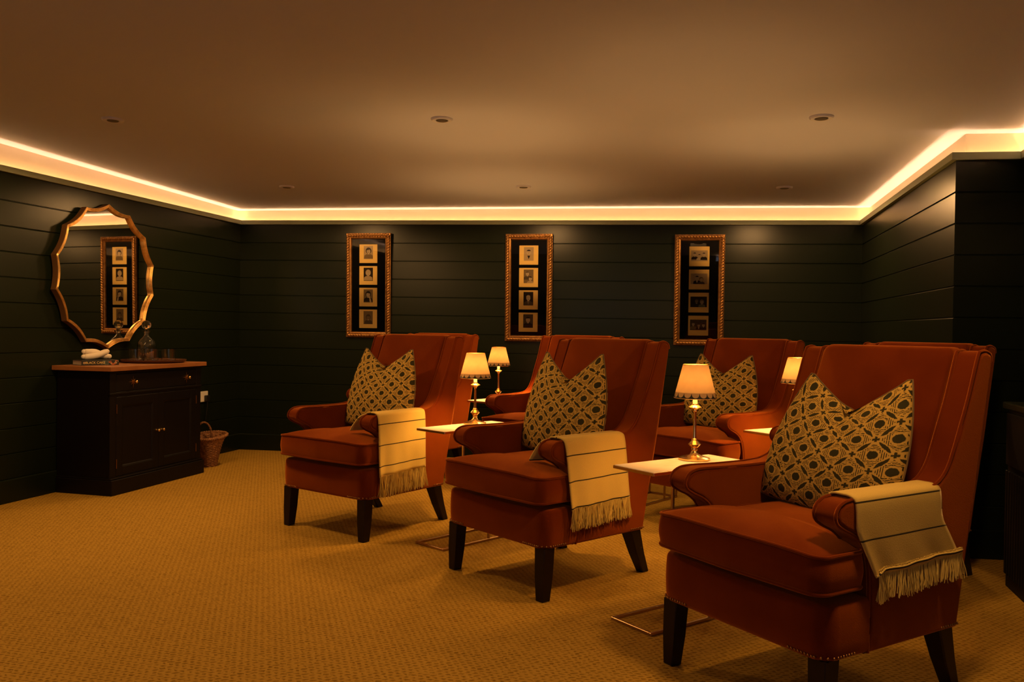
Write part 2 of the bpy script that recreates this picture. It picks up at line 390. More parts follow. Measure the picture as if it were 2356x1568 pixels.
for i, side in enumerate(SIDES):
    j = (i + 1) % 6
    if i == 5:
        bm = bmesh.new(); x0, x1, z0, z1 = FILL_WIN; y = -1.2
        for a, b, c, d in ((-4.882, x0, 0, 2.4), (x1, 0.98, 0, 2.4), (x0, x1, 0, z0), (x0, x1, z1, 2.4)): box(bm, a, b, y - .12, y, c, d)
        struct(obj('wall_front', bm, MT['wall_green']))
        bm = bmesh.new()
        for a, b, c, d in ((x0, x0 + .06, z0, z1), (x1 - .06, x1, z0, z1), (x0, x1, z0, z0 + .06), (x0, x1, z1 - .06, z1), (-1.03, -0.97, z0, z1)): box(bm, a, b, y - .09, y - .03, c, d)
        wd = struct(obj('fill_window_1', bm, MT['cream_wall']))  # frame of the added, unseen fill window
        bm = bmesh.new(); bm.faces.new([bm.verts.new(p) for p in ((x0 + .05, y - .06, z0 + .05), (x1 - .05, y - .06, z0 + .05), (x1 - .05, y - .06, z1 - .05), (x0 + .05, y - .06, z1 - .05))]); obj('fill_window_pane', bm, MT['pane'], wd)
        continue
    bm = bmesh.new(); rows = [(0, 0, 0)]
    nb = 13
    for k in range(11, -1, -1):
        za, zb = LINE1[i] - k * BOARD, LINE1[j] - k * BOARD
        if min(za, zb) < 0.02: continue
        rows += [(0, za - .0075, zb - .0075), (-.006, za - .0015, zb - .0015), (-.009, za - .0015, zb - .0015), (-.009, za + .0022, zb + .0022), (0, za + .0022, zb + .0022)]
    rows.append((0, LEDGE[i] + .01, LEDGE[j] + .01))
    strip(bm, corner(i), corner(j), rows, 0)
    strip(bm, corner(i), corner(j), [(-REC, LEDGE[i] - .05, LEDGE[j] - .05), (-REC, CEIL[i] + .12, CEIL[j] + .12)], 1)
    struct(obj('wall_' + side, bm, [MT['wall_green'], MT['cream_wall']]))
    bm = bmesh.new(); A, B = corner(i), corner(j)
    strip(bm, A, B, [(d, LEDGE[i] + h, LEDGE[j] + h) for d, h in ((-REC, -CH_D), (-.008, -CH_D), (-.008, TRIM_H), (LIP, TRIM_H), (LIP, 0), (-.002, 0))])
    struct(obj('trim_%d' % (i + 1), bm, MT['trim_green']))
    bm = bmesh.new()
    strip(bm, A, B, [(0, .145, .145), (.010, .145, .145), (.016, .138, .138), (.016, 0, 0)])
    struct(obj('baseboard_' + side, bm, MT['wall_green']))
    if i != 5:
        z0, z1 = LEDGE[i] - CH_D, LEDGE[j] - CH_D
        bm = bmesh.new(); strip(bm, A, B, [(-.046, z0 + .001, z1 + .001), (-.046, z0 + .004, z1 + .004), (-.032, z0 + .004, z1 + .004), (-.032, z0 + .001, z1 + .001), (-.046, z0 + .001, z1 + .001)])
        tag(obj('led_strip', bm, MT['led']), 'warm glowing light strip in the cove along the %s' % ['left wall with the mirror', 'back wall with the pictures', 'right wall behind the last armchair', 'short return wall at far right', 'side wall above the slatted cabinet'][i], 'light', 'cove light strips')
bm = bmesh.new(); bmesh.ops.create_grid(bm, x_segments=1, y_segments=1, size=1.0)
for v in bm.verts: v.co = Vector((-0.8 + v.co.x * 5.2, 3.3 + v.co.y * 5.2, 0))
struct(obj('floor', bm, MT['carpet']))
def ceil_z(x, y):
    xl = -2.461 - (7.654 - y) * math.tan(rad(15.3)); xr = 2.801 - (6.811 - y) * .231
    t = min(1, max(0, (x - xl) / (xr - xl))); s = min(1.12, max(0, (7.654 - y) / 2.46))
    return (2.160 + .066 * s) * (1 - t) + 2.135 * t
bm = bmesh.new(); bmesh.ops.create_grid(bm, x_segments=40, y_segments=40, size=1.0)
for v in bm.verts:
    x, y = -0.8 + v.co.x * 5.2, 3.3 + v.co.y * 5.2; v.co = Vector((x, y, ceil_z(x, y)))
struct(obj('ceiling', bm, MT['ceiling'], smooth=180))

# recessed ceiling downlights
DL = [(-2.15, 4.55, 'at the left above the mirror'), (-0.37, 4.32, 'in the middle of the nearer row'), (1.46, 4.05, 'at the right of the nearer row'),
      (-1.73, 6.47, 'farther row, at the left'), (0.07, 6.23, 'farther row, above the middle picture'), (1.91, 6.0, 'farther row, at the right')]
DL += [(-2.57, 2.45, 'added unseen row, at the left'), (-.80, 2.40, 'added unseen row, in the middle'), (1.02, 2.12, 'added unseen row, over the nearest armchair')]  # extra row out of view, added to light the near chair and floor
POW = dict(zip([d[:2] for d in DL], (1.55, .40, .6, .85, .85, .85, .65, .28, 1.1)))
dl0 = None
def make_downlight(x, y, where):
    t = thing('downlight', 'small round recessed ceiling downlight, ' + where, 'downlight', (x, y, ceil_z(x, y)), 0, 'ceiling downlights')
    bm = bmesh.new(); lathe(bm, [(.030, -.001), (.033, -.010), (.050, -.012), (.056, -.006), (.057, .002)], 32); obj('trim_ring', bm, MT['ring'], t, 50)
    bm = bmesh.new(); lathe(bm, [(.001, -.0125), (.028, -.0125), (.030, -.008)], 24); obj('lens', bm, MT['lens'], t, 50)
    return t
for x, y, w in DL:
    if dl0 is None: dl0 = make_downlight(x, y, w)
    else: copy_thing(dl0, 'downlight', (x, y, ceil_z(x, y)), 0, 'small round recessed ceiling downlight, ' + w)
    ld = bpy.data.lights.new('downlight_beam', 'SPOT'); ld.energy = SPOT_POWER * POW[(x, y)]; ld.color = (1.0, 0.52, 0.18); ld.spot_size = rad(176 if (y > 5.9 or x < -2) else 174 if (x > 1 and y < 3) else 84); ld.spot_blend = 0.2 if (y > 5.9 or x < -2 or (x > 1 and y < 3)) else 0.9; ld.shadow_soft_size = 0.11
    lo = link(bpy.data.objects.new('downlight_beam', ld)); lo.location = (x, y, ceil_z(x, y) - .03)

# ------------------------------------------------------------------ armchair
W, ZR, ZT, ZC, ZCB = 0.335, 0.217, 0.378, 0.522, 0.402
AI = 0.252   # inner face of the arms
PROFILE = [(.615, ZR), (.700, .640), (.783, 1.035), (.776, 1.058), (.750, 1.068), (.722, 1.066), (.707, 1.050), (.660, .925), (.612, .820), (.575, .742), (.545, .700), (.510, .674), (.460, .660),
           (.380, .655), (.240, .655), (.120, .658), (.075, .654), (.048, .640), (.037, .617), (.046, .595), (.076, .577), (.114, .560), (.146, .536), (.168, .502), (.180, .455), (.185, .400), (.186, .300), (.186, ZR)]
def make_chair(label):
    t = thing('armchair', label, 'armchair', group='rust velvet armchairs')
    V = MT['velvet']
    for s in (-1, 1):
        bm = bmesh.new(); vs = [bm.verts.new((s * AI, y, z)) for y, z in PROFILE]
        f = bm.faces.new(vs); r = bmesh.ops.extrude_face_region(bm, geom=[f])
        for v in [g for g in r['geom'] if isinstance(g, bmesh.types.BMVert)]: v.co.x = s * (W + .002)
        es = [e for e in bm.edges if abs(e.verts[0].co.x - e.verts[1].co.x) < 1e-6]
        bmesh.ops.bevel(bm, geom=es, offset=.014, segments=3, profile=.5, affect='EDGES')
        arm = obj('armrest', bm, V, t, 60, True); arm['label'] = 'armrest sweeping up into the wing'
        bm = bmesh.new(); front = PROFILE[2:]
        c = Vector((0.4, 0.7))
        pth = [Vector((y, z, 0)) for y, z in front]; pth = catmull(pth, 3)
        for xx in (s * (AI + .006), s * (W - .005)):
            tube(bm, [(xx, p.x, p.y) for p in pth], .0052, 6)
        obj('piping', bm, V, arm, 80)
    # back
    bm = bmesh.new()
    ol = resample(round_poly([(-AI + .003, .43), (AI - .003, .43), (AI - .003, 1.078), (-AI + .003, 1.078)], [.01, .01, .03, .03]), .04)
    def lean(x, z, h): return (x, .428 + (z - .40) * .415 - h, z)
    pad(bm, ol, -.075, 0.0, .016, .0, .018, lean, 6)
    obj('backrest', bm, V, t, 70)
    bm = bmesh.new()   # outside back panel
    loft(bm, [[(-AI, .50, .23), (AI, .50, .23), (AI, .612, .23), (-AI, .612, .23)], [(-AI, .56, .64), (AI, .56, .64), (AI, .694, .64), (-AI, .694, .64)], [(-AI, .73, 1.05), (AI, .73, 1.05), (AI, .780, 1.05), (-AI, .780, 1.05)]])
    obj('back_panel', bm, V, t)
    # rail
    bm = bmesh.new()
    ol = resample(round_poly([(-W, 0), (W, 0), (W, .184), (.262, .188), (.262, .60), (-.262, .60), (-.262, .188), (-W, .184)], [.055, .055, .004, 0, .01, .01, 0, .004], 6), .05)
    pad(bm, ol, ZR, ZT, .016, 0, 0, None, 5, 0.003, ctr=(0, .15))
    obj('seat_rail', bm, V, t, 60)
    # seat cushion, T-shaped
    bm = bmesh.new(); o = .026
    olc = resample(round_poly([(-W + .002, -o), (0, -o - .012), (W - .002, -o), (W - .002, .160), (AI - .004, .168), (AI - .004, .50), (-AI + .004, .50), (-AI + .004, .168), (-W + .002, .160)], [.045, 0.2, .045, .02, 0, .02, .02, 0, .02], 6), .035)
    def cush(x, y, z):
        k = max(0, min(1, (abs(x) / W)));  return (x, y, z - .010 * k ** 4 * (1 if z > .46 else 0))
    pad(bm, olc, ZCB, ZC, .013, .008, .030, cush, 8, .006, ctr=(0, .16))
    cu = obj('seat_cushion', bm, V, t, 60)
    bm = bmesh.new()
    for z, off in ((ZC - .004, -.004), (ZCB + .006, -.002)):
        tube(bm, [cush(p[0] * (1 + off), p[1], z) for p in olc], .0055, 6, True)
    obj('piping', bm, V, cu, 80)
    # legs
    for sx in (-1, 1):
        for front in (1, 0):
            bm = bmesh.new()
            if front: top, bot, a, b = (sx * .296, .041), (sx * .300, .030), .031, .0225
            else: top, bot, a, b = (sx * .292, .574), (sx * .268, .690), .034, .022
            rings = []
            for z, k in ((ZR + .003, 0), (.10, .55), (.004, 1), (0, 1)):
                cx = top[0] + (bot[0] - top[0]) * (k if front else k ** 1.15); cy = top[1] + (bot[1] - top[1]) * (k if front else k ** 1.15); h = a + (b - a) * k - (.003 if z == 0 else 0)
                rings.append([(cx + h * q[0], cy + h * q[1], z) for q in ((-1, -1), (1, -1), (1, 1), (-1, 1))])
            loft(bm, rings)
            es = [e for e in bm.edges if abs(e.verts[0].co.z - e.verts[1].co.z) > .02]
            bmesh.ops.bevel(bm, geom=es, offset=.004, segments=1, affect='EDGES')
            obj('leg', bm, MT['dark_wood'], t)
            bm = bmesh.new()     # row of brass nails above the leg
            z = ZR + .013; pts = []
            if front:
                for k in range(8): pts.append((sx * (W - .045 - k * .0115), -.001, z))
                for k in range(1, 5): a_ = k / 5 * PI / 2; pts.append((sx * (W - .055 + .057 * sin(a_)), .055 - .057 * cos(a_), z))
                for k in range(7): pts.append((sx * (W + .001), .052 + k * .0115, z))
            else:
                for k in range(8): pts.append((sx * (W + .002), .612 - k * .0115, z))
            for p in pts: bmesh.ops.create_icosphere(bm, subdivisions=1, radius=.0048, matrix=Matrix.Translation(p))
            obj('nailhead_trim', bm, MT['nail'], t, 80)
    return t
CH = {'A': (.685, 2.568, -1.021), 'B': (-.078, 3.686, -.86), 'C': (-1.019, 4.56, -.64), 'F': (.941, 4.848, -.882),
      'D': (-.975, 6.099, -.602), 'E': (.068, 5.593, -.641), 'G': (1.400, 3.840, -1.061)}
CL = {'A': 'rust velvet armchair nearest the camera at the right, with cushion and striped throw',
      'B': 'rust velvet armchair in the middle of the front row, with cushion and striped throw',
      'C': 'rust velvet armchair at the left end of the front row, with cushion and throw',
      'F': 'rust velvet armchair under the right-hand picture, with a cushion but no throw',
      'D': 'rust velvet armchair hidden behind the leftmost front chair, only its right edge showing',
      'E': 'empty rust velvet armchair behind the middle front chair, below the middle picture',
      'G': 'rust velvet armchair behind the nearest chair, by the right wall'}
ch0 = make_chair(CL['A']); ch0.location = (*CH['A'][:2], 0); ch0.rotation_euler = (0, 0, CH['A'][2])
for k in 'BCFDEG': copy_thing(ch0, 'armchair', (*CH[k][:2], 0), CH[k][2], CL[k])
def in_chair(k, p):
    x, y, a = CH[k]; return (x + cos(a) * p[0] - sin(a) * p[1], y + sin(a) * p[0] + cos(a) * p[1], p[2])

# ------------------------------------------------------------------ cushions
def make_cushion(k, shift, label, xc=0.0, tilt=.30, w=.252, top=.985, dent=.125, dx=0.0, turn=0.0, u0=0.0):
    """V-chopped scatter cushion leaning on the back of chair k; its two upper corners stand up as ears"""
    bm = bmesh.new(); uvl = bm.loops.layers.uv.new('UVMap'); N = 28; H = top - .535; T = .085
    def outline(u, v):      # u,v in [-1,1]
        t = (v + 1) / 2
        half = w * (1 - .085 * (1 - u * u) * 0) * (1 - .05 * (1 - v * v) * abs(u) * 0)
        half *= 1 - .24 * t ** 2.2 + .02 * sin(PI * t)
        x = half * u * (1 - .05 * (1 - v * v) * (-1)) + shift * t ** 1.5
        d = dent * t ** 3 * max(0, 1 - abs(u / .93)) ** 0.9
        z = H * t - d + .018 * (1 - t) ** 3 * u * u
        return x, z
    def P(u, v, s):
        x, z = outline(u, v); t = (v + 1) / 2
        th = T * ((1 - u * u) ** .55) * ((1 - v * v) ** .5) * (1 - .25 * t)
        cr = math.exp(-(u / .16) ** 2) * max(0, t - .45) * .055
        th -= cr
        y = -s * th
        return Vector((x, y + tilt * z, z))
    for s in (1, -1):
        g = [[None] * (N + 1) for _ in range(N + 1)]
        for i in range(N + 1):
            for j in range(N + 1):
                u, v = -cos(PI * i / N), -cos(PI * j / N)
                u = .5 * u + .5 * (-1 + 2 * i / N); v = .5 * v + .5 * (-1 + 2 * j / N)
                g[i][j] = (bm.verts.new(P(u, v, s)), u, v)
        for i in range(N):
            for j in range(N):
                q = [g[i][j], g[i + 1][j], g[i + 1][j + 1], g[i][j + 1]]
                f = bm.faces.new([a[0] for a in q])
                for lp, a in zip(f.loops, q): lp[uvl].uv = (.5 + .5 * a[1] + u0, .5 + .5 * a[2])
    bmesh.ops.remove_doubles(bm, verts=bm.verts[:], dist=1e-5)
    x, y, z = in_chair(k, (xc, .385, .537))
    o = obj('cushion', bm, MT['print'], None, 180); o.location = (x, y, z); o.rotation_euler = (0, 0, CH[k][2] + turn)
    o = tag(o, label, 'cushion', 'block-printed scatter cushions')
    bm = bmesh.new(); loop = []
    for (a, b) in (((-1, -1), (1, -1)), ((1, -1), (1, 1)), ((1, 1), (-1, 1)), ((-1, 1), (-1, -1))):
        for q in range(24): loop.append(P(a[0] + (b[0] - a[0]) * q / 24, a[1] + (b[1] - a[1]) * q / 24, 1))
    tube(bm, loop, .0030, 6, True); obj('piping', bm, MT['print_piping'], o, 80)
    return o
make_cushion('A', .045, 'ochre and black block-printed cushion on the armchair nearest the camera', xc=.0, top=.975, dent=.12)
make_cushion('B', -.035, 'ochre and black block-printed cushion on the middle armchair of the front row', xc=.0, top=1.005, dent=.14, u0=.37)
make_cushion('C', -.030, 'ochre and black block-printed cushion on the leftmost front armchair', xc=.01, top=.99, dent=.115, u0=.2)
make_cushion('F', -.030, 'ochre and black block-printed cushion on the armchair under the right-hand picture', xc=-.01, top=.975, dent=.125, u0=.55)

# ------------------------------------------------------------------ throws
def make_throw(k, y0, y1, hem, fr, label, slant=0.0, front_fold=True, inner=.10, v0=0.0, skew=0.0):
    rnd = random.Random(ord(k)); bm = bmesh.new(); uvl = bm.loops.layers.uv.new('UVMap')
    g0 = .010; fl_ = .11 if inner > .05 else .004
    path = [(AI - g0 - fl_, .655 - inner), (AI - g0 - fl_ * .85, .655 - inner * .72), (AI - g0 - fl_ * .40, .640), (AI - .002, .662), (AI + .015, .671), (AI + .045, .672), (W - .015, .671), (W + .006, .662), (W + .013, .640), (W + .016, .60), (W + .018, .52), (W + .018, .45), (W + .020, hem)]
    pp = catmull([(a, b, 0) for a, b in path], 4); ds = [0.0]
    for a, b in zip(pp, pp[1:]): ds.append(ds[-1] + (b - a).length)
    tot = ds[-1]; NY = 26; grid = []
    for i, (p, d) in enumerate(zip(pp, ds)):
        row = []; k_out = max(0, (d - .22) / (tot - .22))
        for j in range(NY + 1):
            t = j / NY; y = y0 + (y1 - y0) * t + slant * k_out + skew * (t - .5) * k_out
            w = .0045 * sin(t * 9 + i * .10) * k_out + .003 * sin(t * 21 + 2) * k_out ** 2 + .016 * k_out * (t < .12) * (1 - t / .12)
            zz = p.y + (slant * .10 * k_out) - .012 * (1 - t) * k_out
            fx = p.x + w
            if p.x < AI - g0 - .003: fx = AI - g0 - .003 - (AI - g0 - .003 - p.x) * max(.04, 1 - 1.5 * t)
            row.append((bm.verts.new((fx, y, zz)), t, d))
        grid.append(row)
    for a, b in zip(grid, grid[1:]):
        for j in range(NY):
            q = [a[j], a[j + 1], b[j + 1], b[j]]; f = bm.faces.new([x[0] for x in q])
            for lp, x in zip(f.loops, q): lp[uvl].uv = (x[1] * .36, (tot - x[2]) + v0)
    hemrow = [x[0].co.copy() for x in grid[-1]]
    o = obj('throw_blanket', bm, MT['throw'], None, 180); sd = o.modifiers.new('thickness', 'SOLIDIFY'); sd.thickness = .006; sd.offset = -1.0
    # solidify direction: keep the sheet outside the arm
    x, y, a = CH[k]; o.location = (x, y, 0); o.rotation_euler = (0, 0, a); tag(o, label, 'throw', 'striped wool throws')
    bm = bmesh.new()
    n = 260
    for i in range(n):
        t = i / (n - 1) * NY; j = min(NY - 1, int(t)); p = hemrow[j].lerp(hemrow[j + 1], t - j)
        L = (hem - fr) * rnd.uniform(.86, 1.06); dx = rnd.uniform(-.004, .008); dy = rnd.uniform(-.014, .014) + .01 * sin(t * 2.3)
        pts = [p + Vector((rnd.uniform(-.004, .002), 0, .004)), p + Vector((dx * .4, dy * .5 + rnd.uniform(-.004, .004), -L * .4)), p + Vector((dx, dy, -L * .75)), p + Vector((dx * 1.2, dy * 1.3 + rnd.uniform(-.004, .004), -L))]
        tube(bm, pts, .0016, 4)
    fo = obj('fringe', bm, MT['fringe'], o); fo['kind'] = 'stuff'
    return o
make_throw('A', .105, .500, .460, .372, 'oatmeal striped fringed throw over the arm of the nearest armchair', slant=.085, inner=.02, v0=.049, skew=.02)
make_throw('B', .095, .462, .378, .292, 'oatmeal striped fringed throw over the arm of the middle front armchair', slant=.035, inner=.10, v0=.046)
make_throw('C', .080, .440, .345, .238, 'oatmeal striped fringed throw over the arm of the leftmost front armchair', slant=.0, inner=.09, v0=.0)

# ------------------------------------------------------------------ side tables
TZ = 0.601
def make_table(label):
    t = thing('side_table', label, 'side table', group='C-shaped marble side tables'); w, l = .219, .54
    bm = bmesh.new(); box(bm, .004, w - .004, .004, l - .004, TZ - .010, TZ, .002, 1); obj('marble_top', bm, MT['marble'], t)
    bm = bmesh.new()
    for x0, x1, y0, y1 in ((0, w, 0, .005), (0, w, l - .005, l), (0, .005, .005, l - .005), (w - .005, w, .005, l - .005)): box(bm, x0, x1, y0, y1, TZ - .014, TZ - .002, .001, 1)
    box(bm, .004, w - .004, .004, l - .004, TZ - .014, TZ - .0105)
    obj('brass_rim', bm, MT['brass'], t)
    bm = bmesh.new(); q = .012
    for x in (0, w - q):
        box(bm, x, x + q, 0, .484, 0, q, .0015, 1)
    box(bm, q, w - q, 0, q, 0, q, .0015, 1); box(bm, q, w - q, .472, .484, 0, q, .0015, 1)
    obj('base_frame', bm, MT['bronze'], t)
    for x in (0, w - q):
        for y in (.318, .472):
            bm = bmesh.new(); box(bm, x, x + q, y, y + q, q, TZ - .014, .0015, 1); obj('upright', bm, MT['bronze'], t)
    return t
TB = [(.396, 3.265, -.955, 'marble-topped side table between the nearest and middle armchairs'), (-.489, 4.386, -.776, 'marble-topped side table between the leftmost and middle front armchairs'),
      (-.320, 6.122, -.70, 'far marble-topped side table against the dark wall, behind the second lamp'), (1.230, 4.481, -1.03, 'marble-topped side table in the back row, behind the nearest armchair'),
      (.646, 5.473, -.713, 'side table behind the middle armchair, only its metal legs and base showing')]
t0 = make_table(TB[0][3]); t0.location = (*TB[0][:2], 0); t0.rotation_euler = (0, 0, TB[0][2])
for x, y, a, l in TB[1:]: copy_thing(t0, 'side_table', (x, y, 0), a, l)

# ------------------------------------------------------------------ table lamps
def make_lamp(label):
    t = thing('table_lamp', label, 'lamp', group='brass table lamps')
    scal = lambda a, z: 1 + (.05 * abs(cos(4 * a)) if z < .012 else 0)
    bm = bmesh.new(); lathe(bm, [(.052, 0), (.060, .002), (.060, .008), (.052, .012), (.038, .014), (.034, .018), (.020, .022), (.015, .030), (.010, .038)], 64, mod=scal); obj('base', bm, MT['brass'], t, 50)
    bm = bmesh.new(); lathe(bm, [(.010, .036), (.013, .042), (.012, .048), (.018, .055), (.026, .064), (.018, .073), (.012, .079), (.012, .083), (.008, .087), (.0068, .10), (.0062, .19), (.008, .196), (.012, .199), (.012, .203), (.022, .209), (.027, .213), (.020, .217), (.012, .222), (.012, .226)], 12); obj('stem', bm, MT['brass'], t, 25)
    bm = bmesh.new(); lathe(bm, [(.0095, .226), (.0095, .275)], 16); obj('candle_sleeve', bm, MT['sleeve'], t, 50)
    zb, zt, rb, rt = .250, .384, .0845, .0500
    bm = bmesh.new(); NS = 16; n = NS * 12; R = lambda z: rb + (rt - rb) * (z - zb) / (zt - zb)
    rows = []
    for k in range(9):
        row = []
        for i in range(n):
            a = 2 * PI * i / n; q = ((i % 12) / 12.0) * 2 - 1
            zl = zb + .004 + .019 * (1 - math.sqrt(max(0, 1 - q * q)))
            z = zl + (zt - zl) * k / 8; row.append((R(z) * cos(a), R(z) * sin(a), z))
        rows.append(row)
    loft(bm, rows, True, False); sh = obj('lamp_shade', bm, MT['shade'], t, 180)
    bm = bmesh.new(); loft(bm, [[((R(z) - .0008) * cos(2 * PI * i / 72), (R(z) - .0008) * sin(2 * PI * i / 72), z) for i in range(72)] for z in (zb, zb + .024)], True, False)
    obj('scalloped_trim', bm, MT['shade_band'], sh)
    bm = bmesh.new()
    for z in (zb, zt): tube(bm, [(R(z) * cos(2 * PI * i / 48), R(z) * sin(2 * PI * i / 48), z) for i in range(48)], .0013, 5, True)
    obj('rim_wire', bm, MT['brass'], sh)
    return t
def place_on_table(i, a, b):
    x, y, th = TB[i][:3]; return (x + cos(th) * a - sin(th) * b, y + sin(th) * a + cos(th) * b, TZ)
LP = [(0, .078, .368, 'largest, nearest lit brass lamp with scalloped shade, beside the nearest armchair'), (1, .068, .350, 'lit brass lamp with scalloped shade between the leftmost and middle front armchairs'),
      (2, .10, .36, 'farthest, smallest lit brass lamp, standing in front of the dark back wall'), (3, .10, .36, 'lit brass lamp half hidden behind the back of the nearest armchair')]
l0 = None
for i, a, b, lab in LP:
    p = place_on_table(i, a, b)
    if i == 2: p = (-0.095, 6.14, TZ)
    if i == 3: p = (1.515, 4.49, TZ)
    if l0 is None: l0 = make_lamp(lab); l0.location = p; r = l0
    else: r = copy_thing(l0, 'table_lamp', p, 0.4 * i, lab)
    ld = bpy.data.lights.new('lamp_bulb', 'POINT'); ld.energy = LAMP_POWER; ld.color = (1.0, 0.50, 0.13); ld.shadow_soft_size = 0.030
    lo = link(bpy.data.objects.new('lamp_bulb', ld)); lo.location = (0, 0, .318); lo.parent = r

# ------------------------------------------------------------------ pictures on the back wall
DB = Vector((cos(rad(9.1)), -sin(rad(9.1)))); NB = Vector((-.1582, -.9874))
def ell(bm, cx, cz, rx, rz, y, mi, n=20, a0=0, a1=2 * PI, rot=0):
    vs = []
    for i in range(n):
        a = a0 + (a1 - a0) * i / (n if abs(a1 - a0 - 2 * PI) < 1e-6 else n - 1); x, z = rx * cos(a), rz * sin(a)
        vs.append(bm.verts.new((cx + x * cos(rot) - z * sin(rot), y, cz + x * sin(rot) + z * cos(rot))))
    bm.faces.new(vs).material_index = mi
def poly(bm, pts, y, mi): bm.faces.new([bm.verts.new((x, y, z)) for x, z in pts]).material_index = mi
PHM = ['ph_bg', 'ph_pale', 'ph_face', 'ph_dark', 'ph_grey', 'ph_green']
def sitter(bm, cx, cz, s, y, hair=3, cloth=3, long=False, tilt=0.0, hand=False, skin=2, collar=None):
    d = .00025; e = y
    if long: ell(bm, cx, cz + .004 * s, .024 * s, .027 * s, e, hair, 24, rot=tilt); e -= d
    poly(bm, [(cx - .040 * s, cz - .062 * s), (cx - .036 * s, cz - .036 * s), (cx - .018 * s, cz - .025 * s), (cx + .018 * s, cz - .025 * s), (cx + .036 * s, cz - .036 * s), (cx + .040 * s, cz - .062 * s)], e, cloth); e -= d
    poly(bm, [(cx - .008 * s, cz - .028 * s), (cx + .008 * s, cz - .028 * s), (cx + .007 * s, cz - .010 * s), (cx - .007 * s, cz - .010 * s)], e, 1)
    if collar is not None: poly(bm, [(cx - .012 * s, cz - .026 * s), (cx, cz - .055 * s), (cx + .012 * s, cz - .026 * s)], e - d / 2, collar)
    e -= d
    ell(bm, cx, cz, .0165 * s, .0215 * s, e, skin, 24, rot=tilt); e -= d
    ell(bm, cx, cz + .007 * s, .018 * s, .0165 * s, e, hair, 20, rad(15) + tilt, rad(165) + tilt); e -= d
    for q in (-1, 1):
        ell(bm, cx + q * .0062 * s, cz + .001 * s, .0030 * s, .0013 * s, e, 3, 10); ell(bm, cx + q * .0062 * s, cz + .0045 * s, .0036 * s, .0008 * s, e, 3, 8)
    poly(bm, [(cx - .0006 * s, cz + .001 * s), (cx + .0022 * s, cz - .006 * s), (cx - .0012 * s, cz - .006 * s)], e, 1)
    ell(bm, cx, cz - .0115 * s, .0055 * s, .0016 * s, e, 4, 12)
    if hand:
        ell(bm, cx + .013 * s, cz - .024 * s, .006 * s, .016 * s, e - d, skin, 16, rot=.35); ell(bm, cx + .020 * s, cz - .052 * s, .008 * s, .022 * s, e - d, skin, 16, rot=.2)
    return e - d
def photo_mesh(kind):
    bm = bmesh.new(); y = -.0004
    if kind[0] == 'P':
        w, h = .042, .0575
        bgm = {'P1': 1, 'P2': 3, 'P3': 0, 'P4': 0, 'P5': 1, 'P6': 0, 'P7': 3, 'P8': 4}[kind]
        poly(bm, [(-w, -h), (w, -h), (w, h), (-w, h)], y, bgm); y -= .0003
        if kind == 'P1': sitter(bm, .002, .012, 1.05, y, 3, 0, True, .15)
        if kind == 'P2': sitter(bm, -.001, .010, 1.02, y, 1, 1, True, 0)
        if kind == 'P3': sitter(bm, .000, .012, 1.02, y, 3, 3, True, -.15, True)
        if kind == 'P4': sitter(bm, .002, .002, .9, y, 4, 4, True, 0, False, 0)
        if kind == 'P5': sitter(bm, .000, .012, 1.02, y, 3, 1, False, 0, collar=3)
        if kind == 'P6': e = sitter(bm, -.010, .022, .80, y, 4, 4, False, .1); sitter(bm, .016, -.020, .80, e, 3, 1, False, -.1)
        if kind == 'P7': sitter(bm, .000, .006, 1.05, y, 1, 4, False, .1, False, 2, 0)
        if kind == 'P8': sitter(bm, -.001, .010, 1.05, y, 3, 3, False, .05)
    else:
        w, h = .0665, .0435
        bgm = {'L1': 1, 'L2': 1, 'L3': 3, 'L4': 4}[kind]
        poly(bm, [(-w, -h), (w, -h), (w, h), (-w, h)], y, bgm); y -= .0003
        if kind == 'L1': e = sitter(bm, -.038, .010, .68, y, 3, 3, False); e = sitter(bm, .000, -.002, .62, e, 3, 2, False); sitter(bm, .036, .008, .70, e, 3, 3, False)
        if kind == 'L2': e = sitter(bm, -.016, .006, .78, y, 3, 3, False, 0, collar=2); sitter(bm, .018, -.006, .70, e, 0, 4, True, .2)
        if kind == 'L3': e = sitter(bm, -.016, .006, .76, y, 4, 3, False, -.2, False, 0); sitter(bm, .026, -.002, .72, e, 0, 5, True, .2, False, 1)
        if kind == 'L4': e = sitter(bm, -.040, .006, .66, y, 4, 0, False); e = sitter(bm, .004, -.004, .60, e, 3, 3, False, collar=2); sitter(bm, .042, -.002, .66, e, 3, 3, False)
    for v in bm.verts:
        v.co.x = max(-w, min(w, v.co.x)); v.co.z = max(-h, min(h, v.co.z))
    return bm
FW, FH = .405, .912
